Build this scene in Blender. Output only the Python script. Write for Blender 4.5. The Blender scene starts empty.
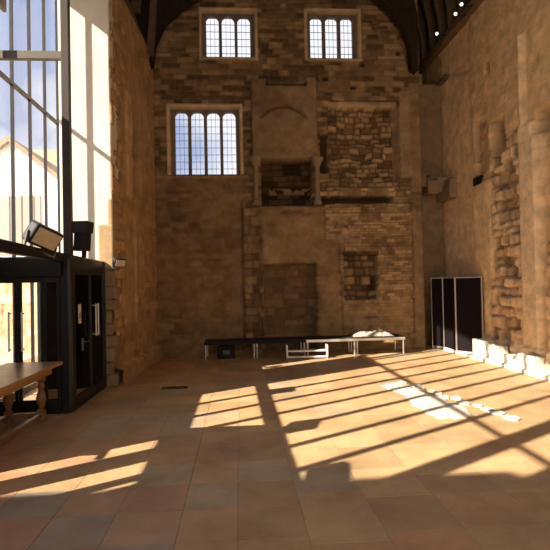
import bpy, bmesh, math, random
import numpy as np
from mathutils import Vector, Matrix
random.seed(7)
C = bpy.context.scene
COL = C.collection

# ------------------------------------------------------------------ materials
def mat(name, col, rough=.8, metal=0., noise=0., nscale=4., bump=0., bscale=30., attr=False, emit=None, spec=.3):
    m = bpy.data.materials.new(name); m.use_nodes = True
    nt = m.node_tree; N = nt.nodes; L = nt.links
    b = N['Principled BSDF']
    b.inputs['Roughness'].default_value = rough; b.inputs['Metallic'].default_value = metal
    b.inputs['Specular IOR Level'].default_value = spec
    b.inputs['Base Color'].default_value = (*col, 1)
    tc = N.new('ShaderNodeTexCoord')
    src = None
    if attr:
        a = N.new('ShaderNodeVertexColor'); a.layer_name = 'tint'; src = a.outputs['Color']
    if noise > 0:
        n = N.new('ShaderNodeTexNoise'); n.inputs['Scale'].default_value = nscale; n.inputs['Detail'].default_value = 8
        n.inputs['Roughness'].default_value = .65
        L.new(tc.outputs['Object'], n.inputs['Vector'])
        r = N.new('ShaderNodeMapRange'); r.inputs['From Min'].default_value = .3; r.inputs['From Max'].default_value = .7
        r.inputs['To Min'].default_value = 1-noise; r.inputs['To Max'].default_value = 1+noise
        L.new(n.outputs['Fac'], r.inputs['Value'])
        mx = N.new('ShaderNodeMix'); mx.data_type = 'RGBA'; mx.blend_type = 'MULTIPLY'; mx.inputs['Factor'].default_value = 1
        if src: L.new(src, mx.inputs['A'])
        else: mx.inputs['A'].default_value = (*col, 1)
        L.new(r.outputs['Result'], mx.inputs['B'])
        src = mx.outputs['Result']
    if src: L.new(src, b.inputs['Base Color'])
    if bump > 0:
        n2 = N.new('ShaderNodeTexNoise'); n2.inputs['Scale'].default_value = bscale; n2.inputs['Detail'].default_value = 6
        L.new(tc.outputs['Object'], n2.inputs['Vector'])
        bp = N.new('ShaderNodeBump'); bp.inputs['Strength'].default_value = bump; bp.inputs['Distance'].default_value = .02
        L.new(n2.outputs['Fac'], bp.inputs['Height']); L.new(bp.outputs['Normal'], b.inputs['Normal'])
    if emit:
        b.inputs['Emission Color'].default_value = (*emit[0], 1); b.inputs['Emission Strength'].default_value = emit[1]
    return m

def glass(name, tint=(1, 1, 1), gloss=.08, fac=None):
    m = bpy.data.materials.new(name); m.use_nodes = True
    nt = m.node_tree; N = nt.nodes; L = nt.links
    N.remove(N['Principled BSDF']); out = N['Material Output']
    t = N.new('ShaderNodeBsdfTransparent'); t.inputs['Color'].default_value = (*tint, 1)
    g = N.new('ShaderNodeBsdfGlossy'); g.inputs['Roughness'].default_value = gloss
    mx = N.new('ShaderNodeMixShader')
    mx.inputs['Fac'].default_value = .04 if fac is None else fac
    L.new(t.outputs[0], mx.inputs[1]); L.new(g.outputs[0], mx.inputs[2]); L.new(mx.outputs[0], out.inputs['Surface'])
    return m

STONE = mat('rough stone', (.5, .35, .2), .92, noise=.28, nscale=3.5, bump=.5, bscale=26, attr=True, spec=.1)
SLAB = mat('floor slabs', (.5, .35, .2), .58, noise=.24, nscale=1.4, bump=.25, bscale=14, attr=True, spec=.25)
PLASTER = mat('cream plaster', (.80, .72, .57), .9, noise=.08, nscale=1.5, bump=.3, bscale=8, spec=.1)
FREEST = mat('dressed stone', (.44, .30, .165), .85, noise=.15, nscale=5, bump=.3, bscale=18, spec=.1)
DARKST = mat('weathered brown stone', (.29, .195, .11), .9, noise=.3, nscale=3, bump=.6, bscale=14, spec=.1)
COLST = mat('pale carved stone', (.30, .21, .125), .85, noise=.15, nscale=8, bump=.3, bscale=30, spec=.1)
PALE = mat('pale limestone', (.74, .68, .56), .85, noise=.14, nscale=6, bump=.4, bscale=20, spec=.15)
RUBBLEM = mat('pale broken stone', (.66, .58, .44), .9, noise=.2, nscale=6, bump=.6, bscale=20, spec=.1)
TIMBER = mat('dark roof timber', (.17, .11, .068), .75, noise=.3, nscale=6, bump=.4, bscale=20, spec=.2)
BOARD = mat('roof boarding', (.04, .025, .016), .85, noise=.3, nscale=4, spec=.1)
PLATE = mat('wall plate timber', (.20, .125, .065), .8, noise=.25, nscale=5, bump=.3, bscale=16, spec=.15)
STEELD = mat('dark brown steel', (.055, .043, .034), .5, noise=.1, nscale=5)
STEEL = mat('painted grey brown steel', (.13, .105, .08), .55, noise=.1, nscale=5)
MULL = mat('dark bronze mullion', (.016, .012, .013), .5, noise=.1, nscale=5)
BLACK = mat('black powder coat', (.012, .011, .011), .38, spec=.4, noise=.1, nscale=8)
BLACKM = mat('matt black', (.014, .012, .012), .8, noise=.1, nscale=8)
FABRIC = mat('black board fabric', (.014, .010, .011), .95, noise=.15, nscale=40, bump=.2, bscale=120, spec=.05)
ALU = mat('aluminium', (.75, .73, .70), .32, metal=.8, noise=.05, nscale=20)
WHITEM = mat('white painted metal', (.82, .80, .74), .5, noise=.05, nscale=10)
OAK = mat('varnished oak', (.46, .25, .10), .32, noise=.22, nscale=5, bump=.15, bscale=30, spec=.5)
OAKD = mat('dark turned oak', (.27, .13, .05), .4, noise=.25, nscale=8, bump=.15, bscale=30, spec=.4)
LEAD = mat('lead came', (.30, .31, .36), .6, noise=.1, nscale=20)
WINST = mat('window tracery stone', (.22, .17, .13), .85, noise=.15, nscale=8, spec=.1)
CLEAR = glass('clear glazing')
DARKGL = glass('tinted door glass', (.20, .17, .15), .04)
LGLASS = glass('leaded window glass', (.95, .97, 1.0), .15)
LENS = mat('floodlight glass', (.55, .42, .28), .25, spec=.6, noise=.1, nscale=10)
LAMP = mat('lit lamp lens', (.9, .9, .9), .3, emit=((1, .95, .9), 1.5), noise=.02)
GRILLE = mat('speaker grille', (.03, .025, .025), .6, noise=.1, nscale=60, bump=.3, bscale=120)
PAPER = mat('notice paper', (.75, .62, .45), .7, noise=.04, nscale=20)
ORANGE = mat('notice print', (.55, .22, .08), .7, noise=.04, nscale=20)
WHITEWALL = mat('white render', (.85, .83, .78), .9, noise=.05, nscale=1)
ROOFTILE = mat('tan roof slates', (.30, .22, .15), .85, noise=.2, nscale=5, bump=.4, bscale=12)
PANELG = mat('grey garage panel', (.33, .30, .26), .7, noise=.06, nscale=3)
GROUND = mat('gravel ground', (.52, .43, .32), .95, noise=.2, nscale=6, bump=.4, bscale=30)
IRON = mat('dark iron', (.03, .022, .016), .6, noise=.2, nscale=20)
CARPET = mat('dark deck top', (.035, .025, .018), .8, noise=.2, nscale=10)
LINING = mat('sheet plastic', (.5, .46, .39), .5, noise=.2, nscale=12, bump=.5, bscale=25)

# ------------------------------------------------------------------ object helpers
def link(o, parent=None):
    COL.objects.link(o)
    if parent is not None: o.parent = parent
    return o
class MB:
    def __init__(s): s.bm = bmesh.new()
    def box(s, x0, x1, y0, y1, z0, z1, rot=None, bev=0.):
        g = bmesh.ops.create_cube(s.bm, size=1)
        vs = g['verts']
        c = Vector(((x0+x1)/2, (y0+y1)/2, (z0+z1)/2))
        M = Matrix.Translation(c) @ (rot if rot else Matrix.Identity(4)) @ Matrix.Diagonal((abs(x1-x0), abs(y1-y0), abs(z1-z0), 1))
        bmesh.ops.transform(s.bm, matrix=M, verts=vs)
        if bev > 0:
            es = list({e for v in vs for e in v.link_edges})
            bmesh.ops.bevel(s.bm, geom=es, offset=bev, segments=2, affect='EDGES', profile=.5)
        return s
    def bar(s, a, b, w, h=None, up=(0, 0, 1), bev=0.):
        a = Vector(a); b = Vector(b); h = h or w
        d = (b-a); ln = d.length; d.normalize()
        u = Vector(up)
        if abs(d.dot(u)) > .98: u = Vector((0, 1, 0))
        x = d.cross(u).normalized(); z = x.cross(d).normalized()
        R = Matrix((x, d, z)).transposed().to_4x4()
        g = bmesh.ops.create_cube(s.bm, size=1)
        bmesh.ops.transform(s.bm, matrix=Matrix.Translation((a+b)/2) @ R @ Matrix.Diagonal((w, ln, h, 1)), verts=g['verts'])
        if bev > 0:
            es = list({e for v in g['verts'] for e in v.link_edges})
            bmesh.ops.bevel(s.bm, geom=es, offset=bev, segments=2, affect='EDGES')
        return s
    def tube(s, pts, r, n=10):
        pts = [Vector(p) for p in pts]; rings = []
        rr = r if hasattr(r, '__len__') else [r]*len(pts)
        for i, p in enumerate(pts):
            d = (pts[min(i+1, len(pts)-1)]-pts[max(i-1, 0)]).normalized()
            u = Vector((0, 0, 1)) if abs(d.z) < .9 else Vector((0, 1, 0))
            x = d.cross(u).normalized(); y = x.cross(d)
            rings.append([s.bm.verts.new(p+(x*math.cos(2*math.pi*k/n)+y*math.sin(2*math.pi*k/n))*rr[i]) for k in range(n)])
        for a, b in zip(rings, rings[1:]):
            for k in range(n): s.bm.faces.new((a[k], a[(k+1) % n], b[(k+1) % n], b[k]))
        s.bm.faces.new(rings[0][::-1]); s.bm.faces.new(rings[-1])
        return s
    def lathe(s, c, prof, n=20):
        c = Vector(c); rings = []
        for r, z in prof:
            rings.append([s.bm.verts.new(c+Vector((r*math.cos(2*math.pi*k/n), r*math.sin(2*math.pi*k/n), z))) for k in range(n)])
        for a, b in zip(rings, rings[1:]):
            for k in range(n): s.bm.faces.new((a[k], a[(k+1) % n], b[(k+1) % n], b[k]))
        s.bm.faces.new(rings[0][::-1]); s.bm.faces.new(rings[-1])
        return s
    def prism(s, poly, vec):
        a = [s.bm.verts.new(Vector(p)) for p in poly]; b = [s.bm.verts.new(Vector(p)+Vector(vec)) for p in poly]
        n = len(a)
        s.bm.faces.new(a); s.bm.faces.new(b[::-1])
        for k in range(n): s.bm.faces.new((a[k], b[k], b[(k+1) % n], a[(k+1) % n]))
        return s
    def build(s, name, m, parent=None, smooth=False, kind=None):
        bmesh.ops.recalc_face_normals(s.bm, faces=s.bm.faces)
        me = bpy.data.meshes.new(name); s.bm.to_mesh(me); s.bm.free()
        me.materials.append(m)
        if smooth:
            for p in me.polygons: p.use_smooth = True
            try: me.set_sharp_from_angle(angle=math.radians(40))
            except Exception: pass
        o = link(bpy.data.objects.new(name, me), parent)
        if kind: o['kind'] = kind
        return o
def empty(name, loc=(0, 0, 0), rz=0.):
    o = link(bpy.data.objects.new(name, None)); o.location = loc; o.rotation_euler = (0, 0, rz)
    o.empty_display_size = .1
    return o
def tag(o, label, cat, group=None):
    o['label'] = label; o['category'] = cat
    if group: o['group'] = group
    return o
def struct(o): o['kind'] = 'structure'; return o
def copy_tree(o, parent=None):
    c = o.copy(); COL.objects.link(c); c.parent = parent
    for ch in list(o.children): copy_tree(ch, c)
    return c

# ------------------------------------------------------------------ noise and masonry (numpy)
def vnoise(x, y, sc, seed):
    rs = np.random.RandomState(seed); G = rs.rand(64, 64)
    x = x*sc+1000; y = y*sc+1000
    xi = np.floor(x).astype(int); yi = np.floor(y).astype(int); fx = x-xi; fy = y-yi
    fx = fx*fx*(3-2*fx); fy = fy*fy*(3-2*fy)
    g = lambda a, b: G[a % 64, b % 64]
    return (g(xi, yi)*(1-fx)+g(xi+1, yi)*fx)*(1-fy)+(g(xi, yi+1)*(1-fx)+g(xi+1, yi+1)*fx)*fy
def fbm(x, y, sc, seed, o=4):
    t = 0; a = .5; s = 0
    for i in range(o): t = t+a*vnoise(x, y, sc*2**i, seed+i); s += a; a *= .5
    return t/s
def courses(u, v, ch, cw, seed, warp=.03, wsc=2.5):
    u = u+(fbm(u, v, wsc, seed+50)-.5)*warp*2; v = v+(fbm(u, v, wsc, seed+60)-.5)*warp*2
    rs = np.random.RandomState(seed)
    vb = np.concatenate([[-1.], -1+np.cumsum(ch*(.65+.7*rs.rand(int(16/ch))))])
    r = np.clip(np.searchsorted(vb, v)-1, 0, len(vb)-2)
    e = np.minimum(v-vb[r], vb[r+1]-v)
    rnd = np.zeros_like(u); lo = u.min()-1; span = u.max()-lo+2
    for k in np.unique(r):
        m = r == k
        ub = lo+np.concatenate([[0], np.cumsum(cw*(.5+1.0*rs.rand(int(span/cw*2)+4)))])-rs.rand()*cw
        i = np.clip(np.searchsorted(ub, u[m])-1, 0, len(ub)-2)
        rv = np.random.RandomState(seed*7+int(k)).rand(len(ub))
        rnd[m] = rv[i]
        e[m] = np.minimum(e[m], np.minimum(u[m]-ub[i], ub[i+1]-u[m]))
    return rnd, np.clip(e, 0, 1)
def box_mask(u, v, u0, u1, v0, v1, soft=0.):
    if soft <= 0: return ((u >= u0) & (u <= u1) & (v >= v0) & (v <= v1)).astype(float)
    d = np.minimum(np.minimum(u-u0, u1-u), np.minimum(v-v0, v1-v))
    return np.clip(d/soft+.5, 0, 1)
def relief(name, O, U, V, Nn, ul, vl, step, fn, holes=(), parent=None, back=.95, m=None):
    nu = int(round(ul/step))+1; nv = int(round(vl/step))+1
    us = np.linspace(0, ul, nu); vs = np.linspace(0, vl, nv)
    gu, gv = np.meshgrid(us, vs)
    d, col = fn(gu, gv)
    O = np.array(O, float); U = np.array(U, float); V = np.array(V, float); Nn = np.array(Nn, float)
    P = O+gu[..., None]*U+gv[..., None]*V+d[..., None]*Nn
    P = P.reshape(-1, 3)
    idx = np.arange(nu*nv).reshape(nv, nu)
    q = np.stack([idx[:-1, :-1], idx[:-1, 1:], idx[1:, 1:], idx[1:, :-1]], -1)
    keep = np.ones((nv-1, nu-1), bool)
    cu = (us[:-1]+us[1:])/2; cv = (vs[:-1]+vs[1:])/2
    CU, CV = np.meshgrid(cu, cv)
    for (a, b, c, e) in holes: keep &= ~((CU > a) & (CU < b) & (CV > c) & (CV < e))
    q = q[keep]
    verts = [P]; faces = [q.reshape(-1, 4)]; cols = [col.reshape(-1, 3)]; base = len(P)
    # solid body of the wall behind the face, with the window openings left free
    holes = [(h[0]-.12, h[1]+.12, h[2]-.05, h[3]+.45) for h in holes]
    xs = sorted({0., ul, *[h[0] for h in holes], *[h[1] for h in holes]}); zs = sorted({0., vl, *[h[2] for h in holes], *[h[3] for h in holes]})
    for i in range(len(xs)-1):
        for j in range(len(zs)-1):
            a, b, c, e = xs[i], xs[i+1], zs[j], zs[j+1]
            if any((a+b)/2 > h[0] and (a+b)/2 < h[1] and (c+e)/2 > h[2] and (c+e)/2 < h[3] for h in holes): continue
            pts = np.array([O+p*U+r*V+s*Nn for s in (-back+.25, -back) for (p, r) in ((a, c), (b, c), (b, e), (a, e))])
            verts.append(pts); cols.append(np.tile([[.4, .28, .16]], (8, 1)))
            f = np.array([[0, 1, 2, 3], [4, 5, 6, 7], [0, 1, 5, 4], [1, 2, 6, 5], [2, 3, 7, 6], [3, 0, 4, 7]])+base
            faces.append(f); base += 8
    verts = np.concatenate(verts); faces = np.concatenate(faces); cols = np.concatenate(cols)
    me = bpy.data.meshes.new(name)
    me.vertices.add(len(verts)); me.vertices.foreach_set('co', verts.ravel())
    me.loops.add(len(faces)*4); me.loops.foreach_set('vertex_index', faces.ravel().astype(np.int32))
    me.polygons.add(len(faces)); me.polygons.foreach_set('loop_start', (np.arange(len(faces))*4).astype(np.int32))
    me.update(calc_edges=True); me.validate()
    at = me.color_attributes.new('tint', 'FLOAT_COLOR', 'POINT')
    at.data.foreach_set('color', np.concatenate([cols, np.ones((len(cols), 1))], 1).ravel().astype(np.float32))
    me.materials.append(m or STONE)
    return link(bpy.data.objects.new(name, me), parent)
A = lambda *c: np.array(c, float)
def blend(c, m, col): return c*(1-m[..., None])+col*m[..., None]
def mas(u, v, ch, cw, seed, c0, c1, mortar, amp=.03, warp=.03, joint=.025, jd=.02):
    r, e = courses(u, v, ch, cw, seed, warp)
    c = c0+(c1-c0)*r[..., None]
    j = np.clip(1-e/joint, 0, 1)
    c = blend(c, j*.8, mortar)
    d = r*amp-j*jd
    return d, c

# ------------------------------------------------------------------ END WALL (gable, Y = 14.2)
X0, YB = -2.45, 14.2
W = [(-.93, .51, 8.45, 9.74), (2.09, 3.52, 8.47, 9.77), (-1.86, .04, 5.10, 6.96)]
def back_fn(gu, gv):
    x = gu+X0; z = gv
    n1 = fbm(x, z, 1.1, 3); n2 = fbm(x, z, 5, 9)
    c0, c1, mo = A(.17, .11, .06), A(.46, .32, .18), A(.31, .215, .12)
    d, c = mas(x, z, .135, .36, 11, c0, c1, mo, .035, .035)
    # lower left: worn plastered rubble
    m = box_mask(x, z, -3, .25, -1, 5.0, .25)*np.clip(.35+n1*1.1, 0, 1)
    d = d*(1-m*.75); c = blend(c, m*.8, A(.33, .225, .125))
    # string course
    m = box_mask(x, z, -2.5, .3, 4.98, 5.06, .03); d = d+m*.07; c = blend(c, m, A(.42, .30, .17))
    # chimney stack: plain plaster mass
    m = box_mask(x, z, .40, 2.27, 5.5, 7.55, .0); m2 = box_mask(x, z, .40, .85, 5.5, 7.72)+box_mask(x, z, 1.95, 2.27, 5.5, 7.8)
    mm = np.clip(m+m2, 0, 1)
    pc = A(.37, .265, .16)*(0.85+.3*n1[..., None])
    d = np.where(mm > 0, .26+.03*n2, d); c = blend(c, mm, pc)
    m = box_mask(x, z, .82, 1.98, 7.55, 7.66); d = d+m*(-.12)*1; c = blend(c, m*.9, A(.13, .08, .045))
    # relieving arch scar in the plaster
    rr = np.sqrt(((x-1.3)/.62)**2+((z-6.5)/.42)**2); m = ((rr > .95) & (rr < 1.12) & (z > 6.62)).astype(float)
    d = d-m*.07; c = blend(c, m*.55, A(.19, .125, .07))
    # niche under the stack
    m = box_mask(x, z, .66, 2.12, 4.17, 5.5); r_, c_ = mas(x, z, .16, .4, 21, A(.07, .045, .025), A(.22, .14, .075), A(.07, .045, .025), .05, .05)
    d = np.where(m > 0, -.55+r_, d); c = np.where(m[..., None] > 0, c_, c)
    m = box_mask(x, z, .9, 2.1, 4.55, 4.75)*(n2 > .45); d = d+m*.12; c = blend(c, m*.8, A(.42, .29, .16))
    m = box_mask(x, z, .2, 2.5, 4.02, 4.17, .04); d = d+m*.16*(.6+n2*.6); c = blend(c, m*.8, A(.36, .25, .14))
    # panel of plaster and the low blocked fireplace
    m = box_mask(x, z, .6, 2.45, 2.55, 3.95, .2)*np.clip(.5+n1, 0, 1); d = d*(1-m)+m*.08; c = blend(c, m, A(.38, .265, .15))
    m = box_mask(x, z, 2.2, 2.85, 0, 3.9, .15); d = d*(1-m)+m*.07; c = blend(c, m*.8, A(.36, .25, .14))
    m = box_mask(x, z, .66, 2.18, .0, 2.52); r_, c_ = mas(x, z, .19, .42, 23, A(.19, .125, .07), A(.31, .21, .12), A(.19, .13, .075), .02, .04)
    d = np.where(m > 0, -.26+r_, d); c = np.where(m[..., None] > 0, c_, c)
    # broken pier left of the fireplace
    m = box_mask(x, z, .10, .56, .1, 4.3, .07); r_, c_ = mas(x, z, .24, .3, 25, A(.21, .14, .08), A(.43, .30, .17), A(.16, .11, .06), .12, .05)
    d = d*(1-m)+m*(.06+r_+n2*.08); c = blend(c, m, c_)
    m = box_mask(x, z, .34, .62, .3, 4.1, .05)*np.clip((n2-.35)*4, 0, 1); d = d-m*.12; c = blend(c, m*.5, A(.16, .10, .055))
    # coursed rubble block on the right, projecting
    r_, c_ = mas(x, z, .095, .26, 31, A(.29, .20, .11), A(.58, .42, .25), A(.23, .155, .085), .035, .02, .02)
    m = box_mask(x, z, 2.45+0*x, 4.95, .45, 4.2)*(1-box_mask(x, z, 2.4, 2.9, 0, 3.2, .2)); tri = (x-2.45)*1.15 > (4.1-z)*.95-1.3
    m = m*np.where(tri, 1, .35)
    d = np.where(m > .9, .14+r_, np.where(m > .2, .10+r_*.5, d)); c = blend(c, m, c_)
    m = box_mask(x, z, 2.45, 4.9, .0, 1.35, .2)*np.clip(n1*1.4, 0, 1); c = blend(c, m*.8, A(.38, .27, .15)); d = d-m*.03
    m = box_mask(x, z, 2.96, 3.94, 1.45, 2.75)
    r_, c_ = mas(x, z, .2, .26, 33, A(.10, .065, .04), A(.44, .31, .18), A(.09, .06, .035), .12, .06, .04, .06)
    d = np.where(m > 0, -.20+r_, d); c = np.where(m[..., None] > 0, c_, c)
    m = box_mask(x, z, 2.94, 3.96, 2.7, 2.82); c = blend(c, m*.8, A(.12, .075, .04))
    # big blocked opening of loose rubble
    r_, c_ = mas(x, z, .15, .25, 41, A(.24, .16, .085), A(.62, .45, .27), A(.13, .085, .045), .16, .09, .035, .05)
    m = box_mask(x, z, 2.60, 4.58, 4.9, 7.05)*((x-2.62) > (z-6.2)*.05*0-.0)
    d = np.where(m > 0, -.30+r_, d); c = np.where(m[..., None] > 0, c_, c)
    m = box_mask(x, z, 2.36, 2.58, 5.1, 6.25); d = np.where(m > 0, -.34+.06*n2, d); c = blend(c, m, A(.15, .10, .055))
    m = box_mask(x, z, 2.3, 5.0, 4.42, 4.93); d = np.where(m > 0, -.12+r_*.8, d); c = np.where(m[..., None] > 0, c_, c)
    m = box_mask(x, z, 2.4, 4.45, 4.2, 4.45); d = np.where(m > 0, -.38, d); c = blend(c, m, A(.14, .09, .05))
    m = box_mask(x, z, 3.0, 4.3, 4.42, 4.68)*(n1 > .3); d = np.where(m > 0, .02, d); c = blend(c, m, A(.36, .25, .14))
    m = box_mask(x, z, 2.54, 4.62, 7.02, 7.17, .02); d = d*(1-m)+m*.05; c = blend(c, m, A(.56, .42, .26))      # lintel
    m = box_mask(x, z, 4.58, 4.72, 4.95, 7.02); t = np.clip((x-4.58)/.14, 0, 1); d = np.where(m > 0, -.30+.33*t, d); c = blend(c, m*.9, A(.42, .31, .19))
    m = box_mask(x, z, 4.72, 5.04, 5.0, 7.5, .04); d = d*(1-m)+m*.05; c = blend(c, m*.9, A(.46, .34, .21)*1.0)
    # pale shaft at the right edge of the wall
    m = box_mask(x, z, 5.0, 5.3, 0, 7.75, .02); d = d*(1-m)+m*(.09+.02*n2); c = blend(c, m*.85, A(.37, .265, .16))
    m = box_mask(x, z, 4.85, 5.3, 3.95, 4.5, .04)*(n2 > .42); d = d+m*.06; c = blend(c, m*.6, A(.22, .15, .08))
    # window reveals with dressed borders
    for (a, b, e, f), (l, r, bt, tp) in zip(W, ((.09, .13, .10, .12), (.10, .12, .10, .12), (.13, .11, .03, .14))):
        m = box_mask(x, z, a-l, b+r, e-bt, f+tp); d = np.where(m > 0, .05, d); c = blend(c, m, A(.66, .52, .35))
        m = box_mask(x, z, a-.03, b+.03, e-.02, f+.05); d = np.where(m > 0, -.22, d); c = blend(c, m, A(.36, .27, .17))
    for a, b in ((-.98, .60), (2.02, 3.66)):
        m = box_mask(x, z, a, b, 8.33, 8.40); d = np.where(m > 0, .09, d); c = blend(c, m, A(.62, .48, .31))
    # putlog holes
    for hx, hz in ((3.3, 7.55), (2.5, 7.8), (4.65, 8.55), (3.6, 8.2)):
        m = box_mask(x, z, hx, hx+.14, hz, hz+.1); d = d-m*.12; c = blend(c, m, A(.10, .06, .04))
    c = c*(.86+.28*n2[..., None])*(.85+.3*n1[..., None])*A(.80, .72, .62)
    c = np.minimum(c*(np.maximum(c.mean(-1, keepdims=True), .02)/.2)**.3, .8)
    return d, c
end_wall = struct(relief('wall_end', (X0, YB, 0), (1, 0, 0), (0, 0, 1), (0, -1, 0), 5.32-X0, 10.6, .032, back_fn,
       [(a-.0-X0, b-X0, c_, d_) for a, b, c_, d_ in W]))
top = MB().prism([(X0, YB-.03, 10.6), (5.32, YB-.03, 10.6), (4.6, YB-.03, 12.2), (1.75, YB-.03, 14.3), (-1.2, YB-.03, 12.4)], (0, .6, 0)).build('gable_head', FREEST, end_wall)
# little columns flanking the upper niche
for cx in (.50, 2.23):
    b = MB(); b.lathe((cx, YB-.22, 4.17), [(.13, 0), (.13, .06), (.10, .1), (.075, .14), (.07, 1.0), (.075, 1.08), (.10, 1.12), (.15, 1.22), (.19, 1.27), (.19, 1.33)], 16)
    b.build('niche_column', COLST, end_wall, True)

# ------------------------------------------------------------------ leaded windows
def arch_window(idx, a, b, z0, z1, n):
    y = YB+.24
    root = struct(empty('window_%d' % idx, ((a+b)/2, y, z0)))
    ox, oz = (a+b)/2, z0
    w = b-a; mw = .085; lw = (w-mw*(n+1))/n
    f = MB()
    f.box(-w/2-.1, w/2+.1, -.06, .10, -.06, .03); f.box(-w/2-.1, w/2+.1, -.06, .10, z1-z0-.03, z1-z0+.08)
    for k in range(n+1):
        x = -w/2+k*(lw+mw); e0 = .1 if k == 0 else 0; e1 = .1 if k == n else 0
        f.box(x-e0, x+mw+e1, -.06, .10, 0, z1-z0, bev=0)
    hh = z1-z0-.03
    for k in range(n):
        x0 = -w/2+mw+k*(lw+mw); cx = x0+lw/2; R = lw/2; rise = R*.85; sp = hh-rise
        S = 10
        for i in range(S):
            t0 = math.pi*i/S; t1 = math.pi*(i+1)/S
            p0 = (cx-R*math.cos(t0), sp+rise*math.sin(t0)); p1 = (cx-R*math.cos(t1), sp+rise*math.sin(t1))
            f.prism([(p0[0], -.05, p0[1]), (p1[0], -.05, p1[1]), (p1[0], -.05, hh+.02), (p0[0], -.05, hh+.02)], (0, .1, 0))
    f.build('tracery', WINST, root)
    g = MB(); l = MB()
    for k in range(n):
        x0 = -w/2+mw+k*(lw+mw)
        for i in (1, 2): l.box(x0+lw*i/3-.005, x0+lw*i/3+.005, .02, .035, 0, hh)
        nr = max(3, int(round(hh/.2)))
        for i in range(1, nr): l.box(x0, x0+lw, .02, .035, hh*i/nr-.006, hh*i/nr+.006)
    g.box(-w/2, w/2, .022, .030, 0, hh)
    g.build('leaded_glass', LGLASS, root); l.build('lead_lattice', LEAD, root)
arch_window(1, *W[0][:2], *W[0][2:], 3); arch_window(2, *W[1][:2], *W[1][2:], 3); arch_window(3, *W[2][:2], *W[2][2:], 4)

# ------------------------------------------------------------------ LEFT WALL beyond the bay
LW0 = (-2.55, 10.2)
LW1 = (-2.33, 14.3)
ll = math.hypot(LW1[0]-LW0[0], LW1[1]-LW0[1]); lu = ((LW1[0]-LW0[0])/ll, (LW1[1]-LW0[1])/ll, 0); ln = (lu[1], -lu[0], 0)
def left_fn(u, v):
    n1 = fbm(u, v, 1.2, 70); n2 = fbm(u, v, 5, 75)
    d, c = mas(u, v, .2, .42, 71, A(.30, .205, .115), A(.46, .32, .185), A(.31, .21, .12), .03, .05)
    m = np.clip((n1-.3)*3, 0, 1)*.75; d = d*(1-m); c = blend(c, m, A(.40, .28, .155))
    # ragged quoins at the bay corner, below the smooth jamb
    m = box_mask(u, v, -1, .9, 0, 7.5)*(u < .35+.5*np.floor(((v*2.7) % 2))*.6+n2*.25)
    r_, c_ = mas(u, v, .26, .4, 77, A(.24, .16, .09), A(.52, .37, .22), A(.17, .11, .06), .09, .03)
    m2 = m*(v < 6.6); d = np.where(m2 > 0, r_-.02, d); c = np.where(m2[..., None] > 0, c_, c)
    m = box_mask(u, v, .15, .22, 6.3, 8.4); d = d-m*.06*(n2 > .35); c = blend(c, m*.6, A(.17, .11, .06))
    # slit recess high up
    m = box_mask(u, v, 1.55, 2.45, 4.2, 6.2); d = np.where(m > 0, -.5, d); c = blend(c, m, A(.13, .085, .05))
    m = box_mask(u, v, 1.1, 1.5, 4.0, 6.4, .05); d = d+m*.05; c = blend(c, m*.8, A(.52, .38, .23))
    # shallow blocked door
    m = box_mask(u, v, .9, 1.9, 1.1, 3.7); d = np.where(m > 0, d-.05, d); c = blend(c, m*.5, A(.42, .30, .165))
    m = box_mask(u, v, .8, 1.0, 1.1, 1.25); d = d-m*.1; c = blend(c, m, A(.12, .07, .04))
    # rubble plinth
    m = (v < .22+.16*n2).astype(float); d = np.where(m > 0, .12+.1*n2, d); c = blend(c, m, A(.36, .25, .14))
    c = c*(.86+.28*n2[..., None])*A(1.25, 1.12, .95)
    return d, c
left_wall = struct(relief('wall_left', (LW0[0], LW0[1], 0), lu, (0, 0, 1), ln, ll, 8.4, .04, left_fn, back=.8))
# pier closing the bay: its plastered face looks back at the camera
b = MB(); b.box(-3.55, -2.53, 10.2, 10.9, 2.5, 8.5, bev=.03); b.build('plastered_jamb', PLASTER, left_wall)
b = MB(); b.box(-3.55, -2.58, 10.22, 10.9, 0, 2.5); 
rq = random.Random(8); z = 0
while z < 2.3:
    h = rq.uniform(.22, .34); b.box(-2.72, -2.55+rq.uniform(-.02, .10), 10.19-rq.uniform(0, .04), 10.5+rq.uniform(0, .35), z, z+h-.015, bev=.03); z += h
b.build('jamb_base', DARKST, left_wall)
b = MB(); b.box(-2.80, -2.50, 10.13, 10.4, 2.35, 3.22, bev=.03); b.box(-2.62, -2.51, 10.16, 10.4, 3.2, 3.75, bev=.03); b.build('broken_corbel', FREEST, left_wall)
b = MB(); b.box(-4.18, -3.3, 12.0, 12.4, 0, 9.6); b.build('bay_end_wall', PLASTER, left_wall)
b = MB(); b.box(-3.3, -2.9, 10.9, 12.4, 0, 9.6); b.build('bay_return', FREEST, left_wall)
# left wall behind the camera, rear wall
struct(MB().box(-3.2, -2.6, -5, -.6, 0, 8.4).build('wall_left_rear', FREEST))
rear = MB()
rear.box(-3.2, 6.9, -5.6, -5, 0, .8); rear.box(-3.2, -2.2, -5.6, -5, .8, 8.8); rear.box(5.9, 6.9, -5.6, -5, .8, 8.8); rear.box(-3.2, 6.9, -5.6, -5, 8.8, 15.3)
rear = struct(rear.build('wall_rear', FREEST))
rw = MB()  # unseen rear glazing, added to bring fill light into the hall
for k in range(8): rw.box(-2.2+1.157*k-.05, -2.2+1.157*k+.05, -5.4, -5.2, .8, 8.8)
for z in (.85, 3, 5, 7): rw.box(-2.2, 5.9, -5.38, -5.22, z-.05, z+.05)
struct(rw.build('window_4', WINST))

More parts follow.
